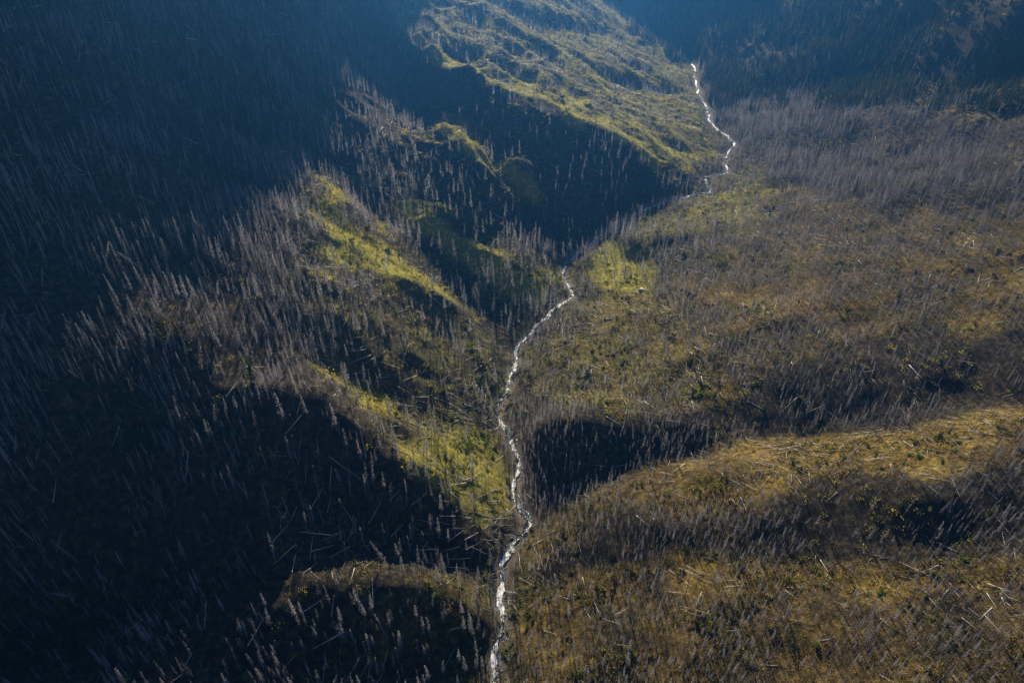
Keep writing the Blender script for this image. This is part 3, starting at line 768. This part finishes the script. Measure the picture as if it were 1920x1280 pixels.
# ------------------------------------------------------------------ living conifers
CN = []
for q in range(4):
    TV, TF, BV, BF = conifer_shape(500 + q)
    b = len(TV)
    CN.append((to_mesh('conifer_trunk', TV, TF, [M['bark']], None, [True] * len(TF)), to_mesh('conifer_crown', BV, BF, [M['needle']]),
               to_mesh('conifer', TV + BV, TF + [tuple(i + b for i in f) for f in BF], [M['bark'], M['needle']], [0] * len(TF) + [1] * len(BF))))
SINGLES = [(303, 640), (314, 634), (325, 640), (336, 632), (318, 648), (346, 604), (355, 612), (337, 796), (350, 806), (366, 796), (374, 802), (463, 712), (474, 716), (272, 838), (262, 850), (285, 826),
           (206, 764), (197, 770), (243, 760), (150, 815), (162, 820), (232, 840), (240, 862), (300, 850), (122, 1150), (130, 1160), (155, 1210), (790, 236), (855, 160)]
x, y, z, k, u, v, d, r = candidates(3.6, 23)
keep = (r.uniform(0, 1, x.shape) < AV[k, 4] * 3.6 * 3.6 * np.clip(0.75 + 0.9 * fbm(x, y, 60, 33, 3), 0.1, 1.6)) & off_creek(x, y, 4, 8)
hs = np.array([hit(*p) for p in SINGLES])
x, y, z, k = np.r_[hs[:, 0], x[keep]], np.r_[hs[:, 1], y[keep]], np.r_[hs[:, 2], z[keep]], np.r_[np.where(hs[:, 0] > -115, AN.index('bare_face'), 1), k[keep]]
n = len(x); u, v, d = project(x, y, z)
scl = np.clip(r.normal(0.85, 0.22, n), 0.4, 1.4)
rot = np.stack([r.normal(0, 0.03, n), r.normal(0, 0.03, n), r.uniform(0, 6.283, n)], 1)
idx = r.integers(0, 4, n)
sc_ = scl / d * ((u > 20) & (u < 1900) & (v > 20) & (v < 1270)); sc_[:len(hs)] += 1
order = np.argsort(-sc_)[:900]
pick = order[seen(x[order], y[order], z[order] + 4)][:300]
where = spots(pick, k, u, v, d, x, y)
for i in pick:
    tm, cm_, jm = CN[idx[i]]
    lb = size_word(scl[i], 0.75, 0.97, ('small', 'medium', 'tall')) + (' lone' if i < len(hs) else '') + ' living olive conifer ' + where[i]
    t = thing('conifer', lb, 'conifer', 'living conifers: ' + lb, (x[i], y[i], z[i]), rot[i], scl[i])
    part('trunk', tm, t); part('crown', cm_, t)
rest = np.ones(n, bool); rest[pick] = False
gn_scatter('green_forest', np.stack([x, y, z], 1)[rest], rot[rest], scl[rest], idx[rest], [c[2] for c in CN], 'dark green living forest on the hillside at the upper right', 'forest')
print('conifers', n)

# ------------------------------------------------------------------ grass, brush and shrubs
BR = [to_mesh('grass_patch', *brush_shape(700 + q, 'grass'), [M['grass']]) for q in range(3)]
BR += [to_mesh('gold_patch', *brush_shape(710 + q, 'grass'), [M['goldgrass']]) for q in range(3)]
BR += [to_mesh('shrub', *brush_shape(720 + q, 'shrub'), [M['shrub']]) for q in range(2)]
BR += [to_mesh('charred_shrub', *brush_shape(730 + q, 'shrub'), [M['darkbrush']]) for q in range(2)]
x, y, z, k, u, v, d, r = candidates(1.9, 24)
keep = (r.uniform(0, 1, x.shape) < AV[k, 5] * 0.36 * np.clip(0.55 + 1.1 * fbm(x, y, 16, 34, 3), 0.05, 2)) & off_creek(x, y, 1.6, 0.2)
x, y, z, k, u, v, d = (q[keep] for q in (x, y, z, k, u, v, d)); n = len(x)
g = r.uniform(0, 1, n) < AV[k, 3]
idx = np.where(g, r.integers(3, 6, n), r.integers(0, 3, n))
near = np.exp(-bil(cd, x, y) / 28) * np.where(x < 30, 1, 0.5)
sh = r.uniform(0, 1, n) < (0.10 + 0.6 * near) * np.where(AV[k, 2] > 0.9, 0.3, 1)
idx = np.where(sh, r.integers(6, 8, n), idx)
dk = r.uniform(0, 1, n) < np.where(AV[k, 2] > 0.6, 0.02, np.where(AV[k, 2] > 0.43, 0.06, 0.10))
idx = np.where(dk, r.integers(8, 10, n), idx)
scl = np.clip(r.normal(0.95, 0.25, n), 0.5, 1.8) * np.where(idx > 5, r.uniform(0.8, 1.7, n), 1)
rot = np.stack([np.zeros(n), np.zeros(n), r.uniform(0, 6.283, n)], 1)
gn_scatter('undergrowth', np.stack([x, y, z], 1), rot, scl, idx, BR, 'yellow-green grass, brush and low shrubs between the burned trees', 'undergrowth')
print('brush', n)

# ------------------------------------------------------------------ stones
def rock_mesh(seed, flat=0.65):
    import bmesh
    r = np.random.default_rng(seed); bm = bmesh.new()
    bmesh.ops.create_icosphere(bm, subdivisions=2, radius=1.0)
    cuts = [(w / np.linalg.norm(w), r.uniform(0.55, 0.9)) for w in r.normal(0, 1, (9, 3))]
    for vtx in bm.verts:
        p = np.array(vtx.co)
        for w, c in cuts:
            s = p @ w
            if s > c: p = p - w * (s - c)
        p = p * (1 + r.normal(0, 0.03)); p[2] *= flat
        vtx.co = p
    me = bpy.data.meshes.new('rock'); bm.to_mesh(me); bm.free(); me.materials.append(M['rock'])
    return me
RK = [rock_mesh(800 + q) for q in range(4)]
for (pu, pv, s, lb) in [(1205, 545, 2.6, 'pale flat rock outcrop at the foot of the striped green meadow'), (1196, 551, 1.7, 'smaller pale rock just below the flat rock outcrop'),
                        (735, 232, 1.6, 'pale boulder at the foot of the bare shaded face'), (1253, 247, 1.9, 'pale boulder on the sunlit spur above the upper creek')]:
    hx, hy, hz = hit(pu, pv)
    o = bpy.data.objects.new('boulder', RK[int(s * 10) % 4]); C.objects.link(o)
    o.location = (hx, hy, hz + 0.15 * s); o.scale = (s * 1.4, s, s); o.rotation_euler = (0, 0, s)
    o['label'] = lb; o['category'] = 'boulder'
r = np.random.default_rng(25)
P = CREEK[(CREEK[:, 1] < 900)]
i = r.integers(0, len(P), 800)
x = P[i, 0] + r.normal(0, 1.9, 800); y = P[i, 1] + r.normal(0, 1.9, 800); z = ground(x, y) + 0.12
gn_scatter('creek_stones', np.stack([x, y, z], 1), np.stack([np.zeros(800), np.zeros(800), r.uniform(0, 6, 800)], 1), r.uniform(0.2, 0.62, 800), r.integers(0, 4, 800), RK,
           'grey and pale stones along the white creek', 'stones')

# ------------------------------------------------------------------ the air in the valley
def haze_box(x0, x1, y0, y1, z0, z1):
    V = [(x, y, z) for z in (z0, z1) for y in (y0, y1) for x in (x0, x1)]
    F = [(0, 2, 3, 1), (4, 5, 7, 6), (0, 1, 5, 4), (2, 6, 7, 3), (0, 4, 6, 2), (1, 3, 7, 5)]
    me = bpy.data.meshes.new('haze'); me.from_pydata(V, [], F); me.update()
    m, nt, out = mat('haze')
    pv = node(nt, 'ShaderNodeVolumePrincipled', i_Density=HAZE_DENSITY, i_Anisotropy=HAZE_G)
    pv.inputs['Color'].default_value = (*HAZE_COLOR, 1)
    nt.links.new(pv.outputs[0], out.inputs['Volume'])
    me.materials.append(m)
    o = bpy.data.objects.new('haze', me); C.objects.link(o)
    o['kind'] = 'stuff'; o['label'] = 'blue haze filling the air of the valley'; o['category'] = 'haze'
HAZE_DENSITY, HAZE_G, HAZE_COLOR = 0.00019, 0.80, (0.07, 0.34, 1.0)
haze_box(X0 - 40, X1 + 40, Y0 - 40, Y1 + 40, float(TZ.min()) - 1.0, max(CAMZ, float(TZ.max())) + 25)
